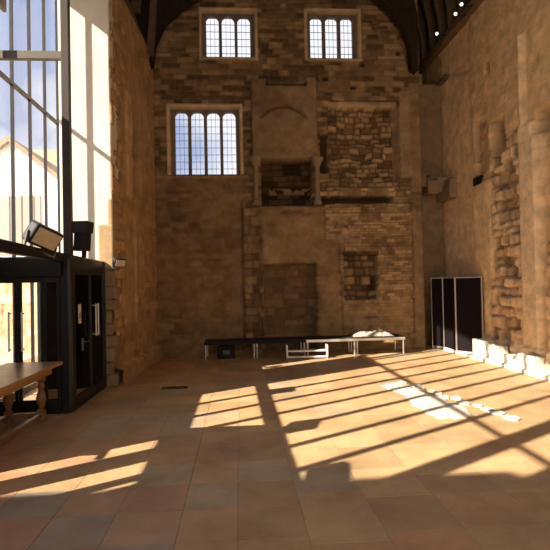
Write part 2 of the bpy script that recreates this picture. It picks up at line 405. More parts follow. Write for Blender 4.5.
# ------------------------------------------------------------------ RIGHT WALL (X = 6.3), runs on past the gable to Y = 16.4
RX = 6.3
def right_fn(u, v):   # u runs from Y=16.5 toward the camera
    y = 16.5-u; z = v
    n1 = fbm(u, v, .9, 90); n2 = fbm(u, v, 4, 95); n3 = fbm(u, v, 11, 97)
    pl = A(.50, .375, .235)
    d, c = mas(u, v, .22, .42, 91, A(.37, .27, .155), A(.56, .42, .26), A(.38, .27, .16), .03, .06)
    # smooth plaster, far part
    m = (y > 12.95).astype(float); d = np.where(m > 0, 0, d); c = blend(c, m, pl)
    # rough plaster on near upper part
    m = box_mask(y, z, 3, 12.95, 5.4, 20, .3)*np.clip(.4+n1, 0, 1); d = d*(1-m)+m*(.05+.02*n2); c = blend(c, m*.8, A(.46, .34, .205))
    m = box_mask(y, z, 12.0, 12.95, 0, 4.5, .05); d = d*(1-m)+m*.06; c = blend(c, m*.7, A(.54, .42, .26))
    # exposed rubble scar
    xc = 11.35+.35*(vnoise(z, z*0, 1.1, 5)-.5); wd = .55+.25*vnoise(z, z*0+3, 2.0, 6)
    r_, c_ = mas(y, z, .23, .33, 93, A(.22, .15, .085), A(.60, .45, .29), A(.09, .06, .035), .26, .08, .035, .09)
    m = ((np.abs(y-xc) < wd) & (z < 5.4)).astype(float); d = np.where(m > 0, -.12+r_, d); c = np.where(m[..., None] > 0, c_, c)
    # holes at the top of the scar
    m = box_mask(y, z, 12.1, 12.8, 4.7, 6.1)*(n2 > .25); d = np.where(m > 0, -.12+.05*n3, d); c = blend(c, m*.8, A(.30, .21, .125))
    m = box_mask(y, z, 11.3, 11.95, 5.0, 5.85); d = np.where(m > 0, -.36+r_*.3, d); c = blend(c, m*.8, A(.17, .115, .065))
    # pale pilaster
    m = box_mask(y, z, 9.95, 10.55, .4, 5.3, .05); d = d*(1-m)+m*.17; c = blend(c, m, A(.58, .46, .30))
    m = box_mask(y, z, 10.35, 10.5, 5.3, 7.3, .03); d = d+m*.12; c = blend(c, m, A(.60, .47, .31))
    m = box_mask(y, z, 9.7, 9.9, .3, 5, .03)*(n2 > .3); d = d-m*.06
    # second scar at the frame edge, and pocket
    m = box_mask(y, z, 8.6, 9.85, 0, 5.2)*(n1 > .42); d = np.where(m > 0, -.05+r_*.6, d); c = np.where(m[..., None] > 0, c_, c)
    m = box_mask(y, z, 8.8, 10.05, 5.0, 5.45, .04); d = d-m*.25; c = blend(c, m*.7, A(.22, .15, .08))
    m = box_mask(y, z, 11.9, 12.1, 7.1, 7.35); d = d-m*.15; c = blend(c, m, A(.12, .07, .04))
    m = (z < .45+.12*n2).astype(float)*(y < 12.6); d = np.where(m > 0, d+.06, d); c = blend(c, m*.6, A(.62, .52, .37))
    # horizontal crack in the plaster
    m = (np.abs(z-(7.6+(y-12.9)*.28+(n2-.5)*.12)) < .03)*(y > 12.9); d = d-m*.03; c = blend(c, m*1.*.5, A(.30, .20, .12))
    m = (y > 16.0+.15*n2).astype(float); c = blend(c, m, A(.28, .19, .11))
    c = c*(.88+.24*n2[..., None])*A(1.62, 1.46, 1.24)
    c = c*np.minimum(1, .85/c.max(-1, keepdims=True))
    return d, c
right_wall = struct(relief('wall_right', (RX, 16.5, 0), (0, -1, 0), (0, 0, 1), (-1, 0, 0), 8.5, 9.1, .045, right_fn, back=.85))
b = MB(); b.box(RX, RX+.6, -5, 8, 0, 9.1); b.build('wall_body', FREEST, right_wall)
b = MB(); b.box(5.32, 6.30, 14.95, 16.5, 0, 8.0, bev=.03); b.build('corner_pier', DARKST, right_wall)
rq = random.Random(21); b = MB()
for (x0, x1, y0, z0, z1) in ((5.30, 5.62, 14.5, 4.75, 5.15), (5.6, 5.95, 14.4, 4.55, 4.95), (5.9, 6.22, 14.45, 4.6, 5.05), (6.05, 6.34, 13.95, 4.35, 4.75), (5.35, 5.8, 14.6, 5.1, 5.3), (6.1, 6.34, 14.0, 4.75, 4.95)):
    b.box(x0, x1, y0, 15.0, z0, z1, rot=Matrix.Rotation(rq.uniform(-.08, .08), 4, 'X'), bev=.04)
b.build('broken_cornice', DARKST, right_wall)
b = MB(); b.box(5.2, 6.9, 16.5, 17, 0, 12).box(5.0, 5.3, 14.85, 17, 0, 12); b.build('recess_wall', FREEST, right_wall)
b = MB(); b.box(6.16, 6.33, 14.3, 14.95, 7.95, 8.07, bev=.01); b.build('wood_lintel', TIMBER, right_wall)

# ------------------------------------------------------------------ FLOOR: stone slabs in one mesh
def slab_floor():
    rs = random.Random(4); V = []; F = []; K = []
    def slab(x0, x1, y0, y1, col):
        g = .0018; bv = .004; z = rs.uniform(-.0008, .0008)
        b = len(V)
        x0 += g; x1 -= g; y0 += g; y1 -= g
        V.extend([(x0, y0, -.02), (x1, y0, -.02), (x1, y1, -.02), (x0, y1, -.02)])
        V.extend([(x0, y0, z-.0016), (x1, y0, z-.0016), (x1, y1, z-.0016), (x0, y1, z-.0016)])
        V.extend([(x0+bv, y0+bv, z), (x1-bv, y0+bv, z), (x1-bv, y1-bv, z), (x0+bv, y1-bv, z)])
        for k in range(4):
            F.append((b+k, b+(k+1) % 4, b+4+(k+1) % 4, b+4+k)); F.append((b+4+k, b+4+(k+1) % 4, b+8+(k+1) % 4, b+8+k))
        F.append((b+8, b+9, b+10, b+11)); K.extend([col]*12)
    def tint():
        t = rs.random()
        base = [(.48, .315, .175), (.43, .29, .165), (.52, .35, .20), (.50, .315, .18)][rs.randrange(4)]
        if t < .06: base = (.50, .29, .17)
        elif t < .18: base = (.44, .33, .22)
        f = rs.uniform(.96, 1.04)*1.15
        return (base[0]*f*.97, base[1]*f*.94, base[2]*f*.84)
    xs = [-2.21-.54*k for k in range(6, 0, -1)]+[-2.21, -1.66, -1.12, -.54, -.055, .50, 1.12, 1.75, 2.45, 3.1, 3.8, 4.5, 5.2, 5.95, 6.6, 7.2]
    for i in range(len(xs)-1):
        y = -5.1+(0 if xs[i] < .45 else rs.uniform(0, .6))
        while y < 16.8:
            dy = .565 if xs[i] < .45 else rs.uniform(.5, .95)
            key = (round(xs[i], 2), round(y+dy, 1))
            c = tint()
            if xs[i] < -1 and 3.6 < y+dy/2 < 5.1:
                c = [(.52, .30, .18), (.42, .33, .24), (.52, .34, .20)][(i+int(y/.565)) % 3]
            slab(xs[i], xs[i+1], y, y+dy, c); y += dy
    b = len(V); V.extend([(-6, -6, -.012), (8, -6, -.012), (8, 17, -.012), (-6, 17, -.012), (-6, -6, -.2), (8, -6, -.2), (8, 17, -.2), (-6, 17, -.2)])
    F.append((b, b+1, b+2, b+3)); F.append((b+7, b+6, b+5, b+4)); F.extend([(b, b+4, b+5, b+1), (b+1, b+5, b+6, b+2), (b+2, b+6, b+7, b+3), (b+3, b+7, b+4, b)]); K.extend([(.30, .19, .11)]*8)
    me = bpy.data.meshes.new('floor'); me.from_pydata(V, [], F)
    at = me.color_attributes.new('tint', 'FLOAT_COLOR', 'POINT')
    at.data.foreach_set('color', np.array([(*k, 1) for k in K], np.float32).ravel())
    me.materials.append(SLAB)
    return struct(link(bpy.data.objects.new('floor', me)))
floor = slab_floor()
# worn pale patch let into the paving
rp = random.Random(12)
def ragged(poly, n, amp):
    out = []
    for (ax, ay), (bx, by) in zip(poly, poly[1:]+poly[:1]):
        for k in range(n):
            t = k/n; out.append((ax+(bx-ax)*t+rp.uniform(-amp, amp), ay+(by-ay)*t+rp.uniform(-amp, amp)))
    return out
b = MB(); b.prism([(x, y, -.01) for x, y in ragged([(2.62, 9.35), (3.0, 9.6), (3.30, 8.3), (3.42, 7.35), (3.2, 6.98), (2.78, 6.98), (2.72, 7.8), (2.85, 8.5)], 5, .045)], (0, 0, .019))
b.build('worn_stone_patch', PALE, floor)
b = MB()
for k in range(12):
    t = k/11; x = 3.12+.72*t+rp.uniform(-.05, .05); y = 9.5-2.6*t+rp.uniform(-.06, .06); s = rp.uniform(.05, .1)
    b.prism([(x+s*1.2*math.cos(a+k), y+s*1.6*math.sin(a+k), -.01) for a in (0, 1.1, 2.0, 3.2, 4.3, 5.2)], (0, 0, .03))
b.build('broken_paving_edge', PALE, floor)
kb = MB()
y = 7.0
while y < 13.4:
    dy = rp.uniform(.4, .8); kb.box(RX-.42+rp.uniform(-.03, .03)-(0.2*(y-9)/4), RX, y, y+dy-.02, -.02, rp.uniform(.05, .09), bev=.012); y += dy
struct(kb.build('trim_kerb', PALE))

# ------------------------------------------------------------------ ROOF
cxr, ar, br, zs = 1.85, 4.40, 5.2, 9.18
def prof(t, k=1.0):    # t from 0 (right springing) to pi (left)
    return (cxr+ar*k*math.cos(t)*abs(math.cos(t))**-.0, zs+br*k*math.sin(t))
roof = MB(); S = 20
for i in range(S):
    a0 = math.pi*i/S; a1 = math.pi*(i+1)/S
    p = [prof(a0, 1.04), prof(a1, 1.04), prof(a1, 1.08), prof(a0, 1.08)]
    roof.prism([(q[0], -5.6, q[1]) for q in p], (0, 22.6, 0))
roof = struct(roof.build('ceiling', BOARD))
for k in range(30):
    y = -4.8+.72*k
    b = MB()
    for i in range(S):
        a0 = math.pi*i/S; a1 = math.pi*(i+1)/S
        p = [prof(a0, .985), prof(a1, .985), prof(a1, 1.045), prof(a0, 1.045)]
        b.prism([(q[0], y, q[1]) for q in p], (0, .13, 0))
    b.build('rafter', TIMBER, roof)
# wall plates
struct(MB().box(RX-.20, RX+.5, -5, 16.5, 8.97, 9.20, bev=.02).build('trim_plate_right', PLATE))
lp = MB(); lp.box(-3.2, -2.50, -5.3, 14.2, 8.36, 8.75, bev=.02); lp.box(-3.2, -2.9, -5.3, 14.2, 8.7, 9.3)
struct(lp.build('trim_plate_left', TIMBER))
# curved braces lying against the gable
def brace(inner, outer, name):
    r = MB()
    for (a, b_), (c_, d_) in zip(zip(inner, inner[1:]), zip(outer, outer[1:])):
        r.prism([(a[0], 13.72, a[1]), (b_[0], 13.72, b_[1]), (d_[0], 13.72, d_[1]), (c_[0], 13.72, c_[1])], (0, .3, 0))
    return struct(r.build(name, BOARD))
brace([(4.95, 8.0), (4.92, 8.6), (4.78, 9.1), (4.45, 9.6), (3.8, 10.15), (2.9, 10.7), (1.8, 11.0)], [(5.12, 7.9), (5.15, 8.8), (5.15, 9.5), (5.0, 10.2), (4.3, 11.0), (3.1, 11.5), (1.8, 11.8)], 'trim_brace_right')
brace([(-2.28, 8.0), (-2.2, 8.6), (-1.95, 9.15), (-1.5, 9.6), (-.7, 10.1), (.5, 10.7), (1.8, 11.0)], [(-2.7, 7.9), (-2.8, 8.8), (-2.7, 9.8), (-2.3, 10.6), (-1.4, 11.6), (.4, 12.1), (1.8, 12.3)], 'trim_brace_left')
b = MB()
for k in range(9):
    x = -2.35+.0*k
for (x, z, x2, z2) in ((-2.3, 8.2, -2.0, 12.0),): b.bar((x, 13.6, z), (x2, 13.6, z2), .16, .2)
struct(b.build('trim_wall_posts', TIMBER))

# ------------------------------------------------------------------ BAY: tall glazed screen on X = -4.3
GX = -4.13
gl = struct(empty('window_5', (GX, 6, 0)))
def part(mb, name, m, root, **k):
    o = mb.build(name, m, None, **k); o.parent = root; o.matrix_parent_inverse = Matrix.Translation(-root.location) if root.rotation_euler.z == 0 else root.matrix_world.inverted()
    return o
for k in range(-9, 4):
    y = 9.48+.78*k; w, t = (.055, .025) if k >= 0 else (.085, .05)
    part(MB().box(GX-t, GX+t, y-w/2, y+w/2, 0, 8.5 if y < 9.7 else 9.6), 'mullion', MULL, gl)
for y, w in ((1.46, .26), (.46, .26), (-.5, .2)):
    part(MB().box(GX-.1, GX+.1, y-w/2, y+w/2, 0, 8.6), 'post', STEEL, gl)
part(MB().box(GX-.035, GX+.035, -.6, 12, 5.73, 5.79), 'transom', MULL, gl)
part(MB().box(GX-.1, GX+.1, -.6, 9.75, 8.38, 8.62), 'head_beam', STEEL, gl)
part(MB().box(GX-.06, GX+.06, -.6, 12, .0, .12), 'sill_rail', STEEL, gl)
part(MB().box(GX-.03, GX+.03, 7.14, 8.70, 2.5, 5.73), 'sun_block_panel', STEEL, gl)  # panel added so that its shadow darkens the far floor
part(MB().box(GX-.03, GX+.03, 8.2, 9.235, 6.95, 8.4), 'sun_block_panel', STEEL, gl)  # panel added to keep the sun off the end wall
part(MB().box(GX-.004, GX+.004, -.6, 9.75, .1, 8.45).box(GX-.004, GX+.004, 9.75, 12, .1, 9.6), 'glass_sheet', CLEAR, gl)
# bay roof
struct(MB().box(-4.6, -3.0, -.8, 9.75, 8.62, 8.8).box(-4.6, -3.0, 9.75, 9.85, 8.62, 9.6).box(-4.6, -3.0, 9.75, 12.4, 9.6, 9.75).build('ceiling_bay', BOARD))
struct(MB().box(-4.6, -2.6, -.9, -.6, 0, 8.8).build('wall_bay_near', FREEST))
# portal: post on the lobby and tie beam to the glazing
pf = tag(empty('steel_portal', (-3.1, 8.9, 2.5)), 'tall grey steel post with one horizontal tie to the glazing, above the black lobby', 'steel post')
part(MB().box(-3.03, -2.895, 8.84, 8.96, 2.485, 8.6, bev=.008), 'post', STEELD, pf)
part(MB().box(-4.10, -3.03, 8.85, 8.95, 5.95, 6.09, bev=.006), 'tie_beam', STEEL, pf)

# ------------------------------------------------------------------ LOBBY (black glazed draught lobby)
lob = tag(empty('draught_lobby', (-3.35, 9.1, 0)), 'black framed glass entrance lobby with double doors under the tall glazing', 'entrance lobby')
LX0, LX1, LY0, LY1, LZ = -3.95, -2.665, 8.1, 10.12, 2.48
f = MB()
f.box(LX1-.20, LX1, LY0, LY0+.20, 0, LZ, bev=.05)
f.box(LX1-.09, LX1, LY1-.10, LY1, 0, LZ, bev=.01)
f.box(LX0, LX0+.07, LY1-.08, LY1, 0, LZ)
f.box(LX1-.08, LX1-.01, LY0+.1, LY1-.08, 2.28, 2.44)
f.box(LX0-.12, LX1-.1, LY0, LY0+.10, 2.15, LZ-.02, bev=.02)
f.box(LX0-.12, LX1-.1, LY0+.01, LY0+.09, 0, .06)
f.box(LX1-.07, LX1-.01, LY0+.1, LY1-.08, 0, .05)
f.box(LX0, LX0+.05, LY0+.1, LY1-.08, 2.15, LZ)
part(f, 'frame', BLACK, lob)
part(MB().box(LX0-.12, LX1-.02, LY0+.02, LY1-.02, LZ-.09, LZ, bev=.01), 'roof_panel', BLACK, lob)
part(MB().box(LX0, LX1-.05, LY1-.06, LY1-.03, 0, LZ-.05), 'back_panel', BLACKM, lob)
def leaf(root, name, axis, fixed, a0, a1, z0, z1, st, glz=DARKGL, hpos=None, rail=None):
    """framed glass leaf; axis 'y': lies in plane X=fixed, 'x': in plane Y=fixed"""
    def bx(mb, p0, p1, q0, q1, t, bev=0):
        if axis == 'y': mb.box(fixed-t, fixed+t, p0, p1, q0, q1, bev=bev)
        else: mb.box(p0, p1, fixed-t, fixed+t, q0, q1, bev=bev)
    m = MB()
    bx(m, a0, a0+st, z0, z1, .025, .004); bx(m, a1-st, a1, z0, z1, .025, .004)
    bx(m, a0, a1, z0, z0+.16, .024, .004); bx(m, a0, a1, z1-.08, z1, .024, .004)
    if rail: bx(m, a0, a1, rail-.04, rail+.04, .023)
    d = part(m, name, BLACK, root)
    g = MB(); bx(g, a0+st-.01, a1-st+.01, z0+.15, z1-.07, .004); g = g.build('pane', glz, None); g.parent = d; g.matrix_parent_inverse = d.matrix_world.inverted() if False else Matrix.Identity(4)
    return d
# children of a part whose parent inverse cancels the root: keep world coordinates as they are
def sub(mb, name, m, parent, **k):
    o = mb.build(name, m, None, **k); o.parent = parent
    return o
def dpull(parent, x, y, z0, z1, nx, ny):
    m = MB(); o = .07
    m.tube([(x, y, z0+.03), (x+nx*o, y+ny*o, z0+.03)], .011, 8); m.tube([(x, y, z1-.03), (x+nx*o, y+ny*o, z1-.03)], .011, 8)
    m.tube([(x+nx*o, y+ny*o, z0), (x+nx*o, y+ny*o, z1)], .014, 10)
    return sub(m, 'handle', ALU, parent, smooth=True)
d1 = leaf(lob, 'side_door', 'y', LX1-.045, 8.31, 9.19, .04, 2.28, .06)
d2 = leaf(lob, 'side_door', 'y', LX1-.045, 9.20, 10.04, .04, 2.28, .06)
dpull(d2, LX1-.02, 9.42, 1.10, 1.68, 1, 0); dpull(d2, LX1-.02, 9.27, 1.10, 1.68, 1, 0)
hd = MB(); hd.box(LX1-.03, LX1+.0, 8.66, 8.72, .90, 1.12, bev=.006); hd.tube([(LX1, 8.69, 1.06), (LX1+.05, 8.69, 1.06), (LX1+.05, 8.84, 1.06)], .010, 8)
sub(hd, 'lever_handle', STEEL, d1, smooth=True)
nt = sub(MB().box(LX1-.022, LX1-.014, 8.50, 8.64, 1.38, 1.70), 'notice', PAPER, d1)
sub(MB().box(LX1-.014, LX1-.012, 8.52, 8.62, 1.46, 1.56), 'notice_panel', ORANGE, d1)
fr = [(-4.3, -3.52), (-3.47, -3.13)]
d3 = leaf(lob, 'front_door', 'x', LY0+.05, -4.05, -3.50, .06, 2.15, .05, CLEAR)
d4 = leaf(lob, 'front_door', 'x', LY0+.05, -3.49, -3.10, .06, 2.15, .05, CLEAR)
d5 = leaf(lob, 'side_light', 'x', LY0+.05, -3.09, -2.87, .06, 2.15, .03, DARKGL)
dpull(d3, -3.60, LY0+.02, 1.0, 1.62, 0, -1); dpull(d4, -3.40, LY0+.02, 1.0, 1.62, 0, -1)

# lighting beam over the lobby
beam = tag(empty('lighting_beam', (-2.76, 7.4, 2.4)), 'long dark horizontal beam carrying the floodlights above the black lobby', 'beam')
m = MB(); m.bar((-2.80, 1.5, 2.565), (-2.76, 10.12, 2.415), .12, .13, bev=.01); part(m, 'box_beam', MULL, beam)
m = MB(); m.tube([(-2.84, 1.5, 2.64), (-2.83, 4.0, 2.60), (-2.82, 5.4, 2.585), (-2.82, 6.5, 2.56), (-2.81, 8.0, 2.51)], .012, 8); part(m, 'cable', BLACKM, beam)
def floodlight(loc, rz, label, s=1., tilt=35):
    r = tag(empty('floodlight', loc, rz), label, 'floodlight', 'floodlights along the lobby beam')
    R = Matrix.Rotation(math.radians(tilt), 4, 'Y')
    h = MB().box(-.09*s, .09*s, -.24*s, .24*s, -.15*s, .15*s, rot=R, bev=.03*s)
    off = R @ Vector((.09*s, 0, 0))
    h.build('housing', BLACK, r)
    MB().box(off.x-.008, off.x+.012, off.y-.20*s, off.y+.20*s, off.z-.115*s, off.z+.115*s, rot=R, bev=.006).build('lens', LENS, r)
    br_ = MB(); br_.bar((0, -.26*s, 0), (0, -.26*s, -.22*s), .02, .03); br_.bar((0, .26*s, 0), (0, .26*s, -.22*s), .02, .03); br_.bar((0, -.27*s, -.22*s), (0, .27*s, -.22*s), .03, .02)
    br_.build('bracket', STEEL, r)
    return r
fl_a = floodlight((-2.72, 7.15, 2.70), -.45, 'large grey floodlight with tan glass, nearest one on the lobby beam', 1.0, 28)
fl_a.rotation_euler.x = -.28
floodlight((-2.80, 4.75, 2.84), -.3, 'floodlight on the near part of the beam beyond the left frame edge', .95, 28)
floodlight((-2.80, 2.95, 2.88), -.2, 'floodlight at the camera end of the beam beyond the left frame edge', .95, 28)
fl_end = floodlight((-2.36, 9.98, 2.45), -.7, 'small round ended floodlight at the far end of the lobby beam by the wall', .55, 20)
MB().tube([(0, 0, -.10), (-.02, 0, -.14), (-.36, .05, -.05)], .018, 8).build('arm', BLACKM, fl_end, True)
sp = tag(empty('loudspeaker', (-2.77, 9.14, 2.53)), 'small dark loudspeaker standing on the beam beside the steel post', 'loudspeaker')
m = MB(); m.prism([(-.16, -.09, .10), (.04, -.12, .10), (.08, .11, .10), (-.16, .12, .10)], (.03, 0, .50)); m.build('cabinet', BLACK, sp)
MB().prism([(-.19, -.125, .42), (.08, -.15, .42), (.12, .14, .42), (-.19, .15, .42)], (.02, 0, .20)).build('horn_top', GRILLE, sp)
MB().box(-.03, .03, -.04, .04, -.02, .10).build('bracket', BLACKM, sp)

# unseen near lobby, added outside the frame: roof slab, doors and low wall that shape the light on the floor
nl = tag(empty('draught_lobby', (-3.35, 3.2, 0)), 'unseen black entrance lobby added beyond the left frame edge to shape the sunlight', 'entrance lobby')
part(MB().box(-3.95, -2.70, 1.4, 5.15, 2.28, 2.46, bev=.01), 'roof_panel', BLACK, nl)
m = MB()
m.box(-3.9, -3.82, 1.4, 5.15, 2.19, 2.35)
for a, b_ in ((4.98, 5.15), (4.13, 4.55), (3.62, 3.72), (1.4, 3.2)): m.box(-3.9, -3.82, a, b_, 0, 2.25)
m.box(-3.89, -3.83, 4.6, 5.1, 1.69, 1.73); m.box(-3.89, -3.83, 3.2, 5.1, 0, .1)
m.box(-2.86, -2.78, 4.2, 4.28, 0, 2.35); m.box(-2.86, -2.78, 1.4, 1.48, 0, 2.35)
part(m, 'frame', BLACK, nl)
part(MB().box(-3.865, -3.857, 3.2, 5.0, .1, 2.2), 'pane', CLEAR, nl)
struct(MB().box(-3.98, -3.82, 5.15, 8.08, 0, 2.42).build('wall_bay_low', FREEST))

# ------------------------------------------------------------------ oak table
tb = tag(empty('refectory_table', (-3.2, 6.6, 0)), 'long varnished oak table on turned legs in front of the black lobby', 'table')
m = MB(); m.box(-3.60, -2.76, 5.45, 7.98, .795, .845, bev=.012); part(m, 'tabletop', OAK, tb)
m = MB(); m.box(-3.52, -2.88, 5.6, 7.84, .68, .795); part(m, 'apron', OAK, tb)
for lx in (-3.46, -2.99):
    for ly in (5.72, 7.70):
        m = MB(); m.box(lx-.055, lx+.055, ly-.055, ly+.055, .60, .70, bev=.006); m.box(lx-.055, lx+.055, ly-.055, ly+.055, .0, .16, bev=.006)
        m.lathe((lx, ly, .14), [(.045, 0), (.055, .02), (.035, .05), (.045, .09), (.068, .16), (.072, .21), (.055, .28), (.032, .34), (.048, .37), (.052, .40), (.034, .43), (.05, .47)], 16)
        part(m, 'leg', OAKD, tb, smooth=True)
m = MB(); m.box(-3.49, -3.43, 5.72, 7.7, .06, .13); m.box(-3.02, -2.96, 5.72, 7.7, .06, .13); m.box(-3.46, -2.99, 5.69, 5.75, .06, .13); m.box(-3.46, -2.99, 7.67, 7.73, .06, .13)
part(m, 'stretcher', OAKD, tb)

# ------------------------------------------------------------------ stage decks along the end wall
labels = ['black stage deck at the left end of the row by the end wall', 'black stage deck second from the left, behind the left half of the white step',
          'black stage deck with silver edge, behind the right half of the white step', 'black stage deck with silver edge at the right end, under the crumpled sheeting']
proto = None
for k in range(4):
    x0 = -.97+1.34*k
    if proto is None:
        proto = r = empty('stage_deck', (x0, 13.15, 0))
        MB().box(0.01, 1.33, 0, .78, .44, .47).build('deck_board', CARPET, r)
        m = MB(); m.box(0, 1.34, -.02, .01, .395, .465, bev=.004); m.box(0, 1.34, .77, .80, .395, .465); m.box(0, .03, 0, .78, .395, .465); m.box(1.31, 1.34, 0, .78, .395, .465)
        m.build('edge_frame', BLACKM, r)
        for lx in (.04, 1.30):
            for ly in (.03, .75):
                MB().tube([(lx, ly, 0), (lx, ly, .41)], .022, 10).build('leg', ALU, r, True)
    else:
        r = copy_tree(proto); r.location = (x0, 13.15+.04*(k % 2), 0)
    tag(r, labels[k], 'stage deck', 'stage decks along the end wall')
    if k >= 2:
        for ch in r.children:
            if ch.name.startswith('edge_frame'):
                ch.data = ch.data.copy(); ch.data.materials[0] = ALU; ch['label'] = 'silver edge frame'
ca = tag(empty('flight_case', (-.40, 13.45, 0)), 'dark box with a small grey panel under the leftmost stage deck', 'case')
MB().box(-.22, .22, -.14, .16, 0, .33, bev=.01).build('case_body', BLACKM, ca)
MB().box(-.09, .09, -.15, -.138, .12, .23).build('front_panel', STEEL, ca)
stp = tag(empty('step_frame', (1.70, 12.95, 0)), 'white metal step standing in front of the stage decks', 'step')
m = MB()
for lx in (-.52, .52):
    m = MB(); m.box(lx-.018, lx+.018, -.10, -.07, 0, .36); m.box(lx-.018, lx+.018, .10, .13, 0, .36); m.box(lx-.016, lx+.016, -.10, .13, .02, .05)
    m.build('side_frame', WHITEM, stp)
MB().box(-.52, .52, -.09, .12, .19, .225, bev=.004).build('tread', WHITEM, stp)
MB().box(-.52, .52, -.11, -.08, .04, .08).build('bottom_rail', WHITEM, stp)
sh = MB(); rr = random.Random(3)
bm = sh.bm; nx, ny = 16, 6; gv = []
for j in range(ny):
    for i in range(nx):
        u = i/(nx-1); v = j/(ny-1); e = min(u, 1-u, v*.6, (1-v)*.6)
        gv.append(bm.verts.new((3.05+1.1*u+rr.uniform(-.02, .02), 13.3+.5*v, .475+min(.13, e*.75)*rr.uniform(.6, 1.1)+.004)))
for j in range(ny-1):
    for i in range(nx-1): bm.faces.new((gv[j*nx+i], gv[j*nx+i+1], gv[(j+1)*nx+i+1], gv[(j+1)*nx+i]))
o = sh.build('crumpled_sheet', LINING)
md = o.modifiers.new('thick', 'SOLIDIFY'); md.thickness = .006; md.offset = 1
tag(o, 'crumpled pale sheeting lying on the right end of the stage decks', 'sheeting')

# ------------------------------------------------------------------ folding display boards
db = tag(empty('display_board', (5.9, 13.3, 0)), 'three panel folding black display board with silver edges in the right corner', 'display board')
pts = [(5.47, 14.10), (5.70, 13.75), (5.72, 13.02), (6.20, 12.66)]
pts = [(5.52, 14.15), (5.73, 13.80), (5.74, 13.02), (6.18, 12.42)]
for (a, b_) in zip(pts, pts[1:]):
    A_ = Vector((*a, 0)); B_ = Vector((*b_, 0)); d = (B_-A_).normalized(); a3 = A_+d*.012; b3 = B_-d*.012
    z0, z1 = .06, 2.03
    m = MB(); m.bar(a3+Vector((0, 0, (z0+z1)/2)), b3+Vector((0, 0, (z0+z1)/2)), .022, z1-z0-.02); fp = part(m, 'fabric_panel', FABRIC, db)
    m = MB()
    for p in (a3, b3): m.bar(p+Vector((0, 0, 0)), p+Vector((0, 0, z1)), .032, .032)
    m.bar(a3+Vector((0, 0, z1)), b3+Vector((0, 0, z1)), .03, .03); m.bar(a3+Vector((0, 0, z0)), b3+Vector((0, 0, z0)), .03, .05)
    sub(m, 'edge_frame', ALU, fp)

# fallen stone blocks by the right wall
def block(loc, dims, rz, label, seed):
    rs = random.Random(seed)
    m = MB(); m.box(-dims[0]/2, dims[0]/2, -dims[1]/2, dims[1]/2, 0, dims[2], bev=.03)
    bmesh.ops.subdivide_edges(m.bm, edges=[e for e in m.bm.edges if e.calc_length() > .12], cuts=2, use_grid_fill=True)
    for v in m.bm.verts:
        if v.co.z > .03: v.co += Vector([rs.uniform(-.018, .018) for _ in range(3)])
    o = m.build('stone_block', PALE); o.location = loc; o.rotation_euler = (0, 0, rz)
    tag(o, label, 'stone block', 'pale stone blocks at the foot of the right wall')
block((5.98, 12.02, .0), (.26, .58, .48), .05, 'largest pale stone block, next to the display board', 1)
block((6.02, 11.42, .0), (.28, .44, .42), -.06, 'pale squared block second from the display board along the right wall', 2)
block((6.03, 10.92, .05), (.22, .30, .22), .5, 'small broken pale stone between two larger blocks by the right wall', 3)
block((5.98, 10.62, .05), (.16, .22, .14), 1.0, 'smallest pale stone lump lying by the right wall', 5)
block((6.05, 10.12, .05), (.26, .55, .32), .1, 'pale block under the pilaster on the right wall', 4)

# small fittings
gr = MB(); 
gr.box(-.24, .24, -.10, -.085, 0, .008); gr.box(-.24, .24, .085, .10, 0, .008)
for k in range(17): gr.box(-.24+.03*k-.008, -.24+.03*k+.008, -.09, .09, 0, .007)
o = gr.build('floor_grate', IRON); o.location = (-1.29, 9.8, .001); tag(o, 'dark iron grate set in the floor slabs left of the sunlit patch', 'floor grate')
bk = tag(empty('cable_bracket', (RX-.05, 12.62, 4.56)), 'small black twin bracket on the pale plaster of the right wall', 'bracket')
MB().box(-.03, .03, -.22, .22, .04, .09).build('back_bar', BLACKM, bk)
for yy in (-.14, 0, .14): MB().box(-.05, .03, yy-.045, yy+.045, -.12, .05).build('lug', BLACKM, bk)
for k, (x, y, z, lb) in enumerate(((5.82, 14.0, 9.07, 'small round lit spotlight among the rafters, lowest of the three'), (5.82, 12.75, 8.92+.05, 'small round lit spotlight among the rafters, middle of the three'),
                      (5.80, 12.35, 9.0, 'small round lit spotlight among the rafters, topmost of the three'))):
    r = tag(empty('spotlight', (x, y, z)), lb, 'spotlight', 'round spotlights on the right wall plate')
    MB().lathe((0, 0, -.06), [(.03, 0), (.05, .03), (.06, .1), (.05, .16), (.02, .18)], 14).build('housing', BLACKM, r, True)
    b = MB(); bmesh.ops.create_uvsphere(b.bm, u_segments=12, v_segments=8, radius=.042); 
    for v in b.bm.verts: v.co += Vector((-.03, -.06, 0))
    b.build('lens', LAMP, r, True)
    MB().tube([(0, 0, -.02), (.12, 0, -.02), (.34, 0, .02)], .012, 8).build('stem', BLACKM, r)

# ------------------------------------------------------------------ OUTSIDE
struct(MB().box(-60, -4.45, -40, 60, -.3, -.06).build('ground', GROUND))
hs = tag(empty('gabled_house', (-9.7, 22, 0)), 'white rendered gabled house with tan roof seen through the glazing', 'house')
def P(x, y, z): return (x+9.7, y-22, z)
m = MB(); m.prism([P(-12.4, 22, -.2), P(-7.0, 22, -.2), P(-7.0, 22, 6.0), P(-9.7, 22, 8.2), P(-12.4, 22, 6.0)], (0, 7, 0)); m.build('gable_wall', WHITEWALL, hs)
m = MB()
m.prism([P(-9.7, 21.8, 8.45), P(-6.75, 21.8, 6.05), P(-6.75, 21.8, 5.85), P(-9.7, 21.8, 8.2)], (0, 7.4, 0))
m.prism([P(-9.7, 21.8, 8.45), P(-12.65, 21.8, 6.05), P(-12.65, 21.8, 5.85), P(-9.7, 21.8, 8.2)], (0, 7.4, 0)); m.build('roof', ROOFTILE, hs)
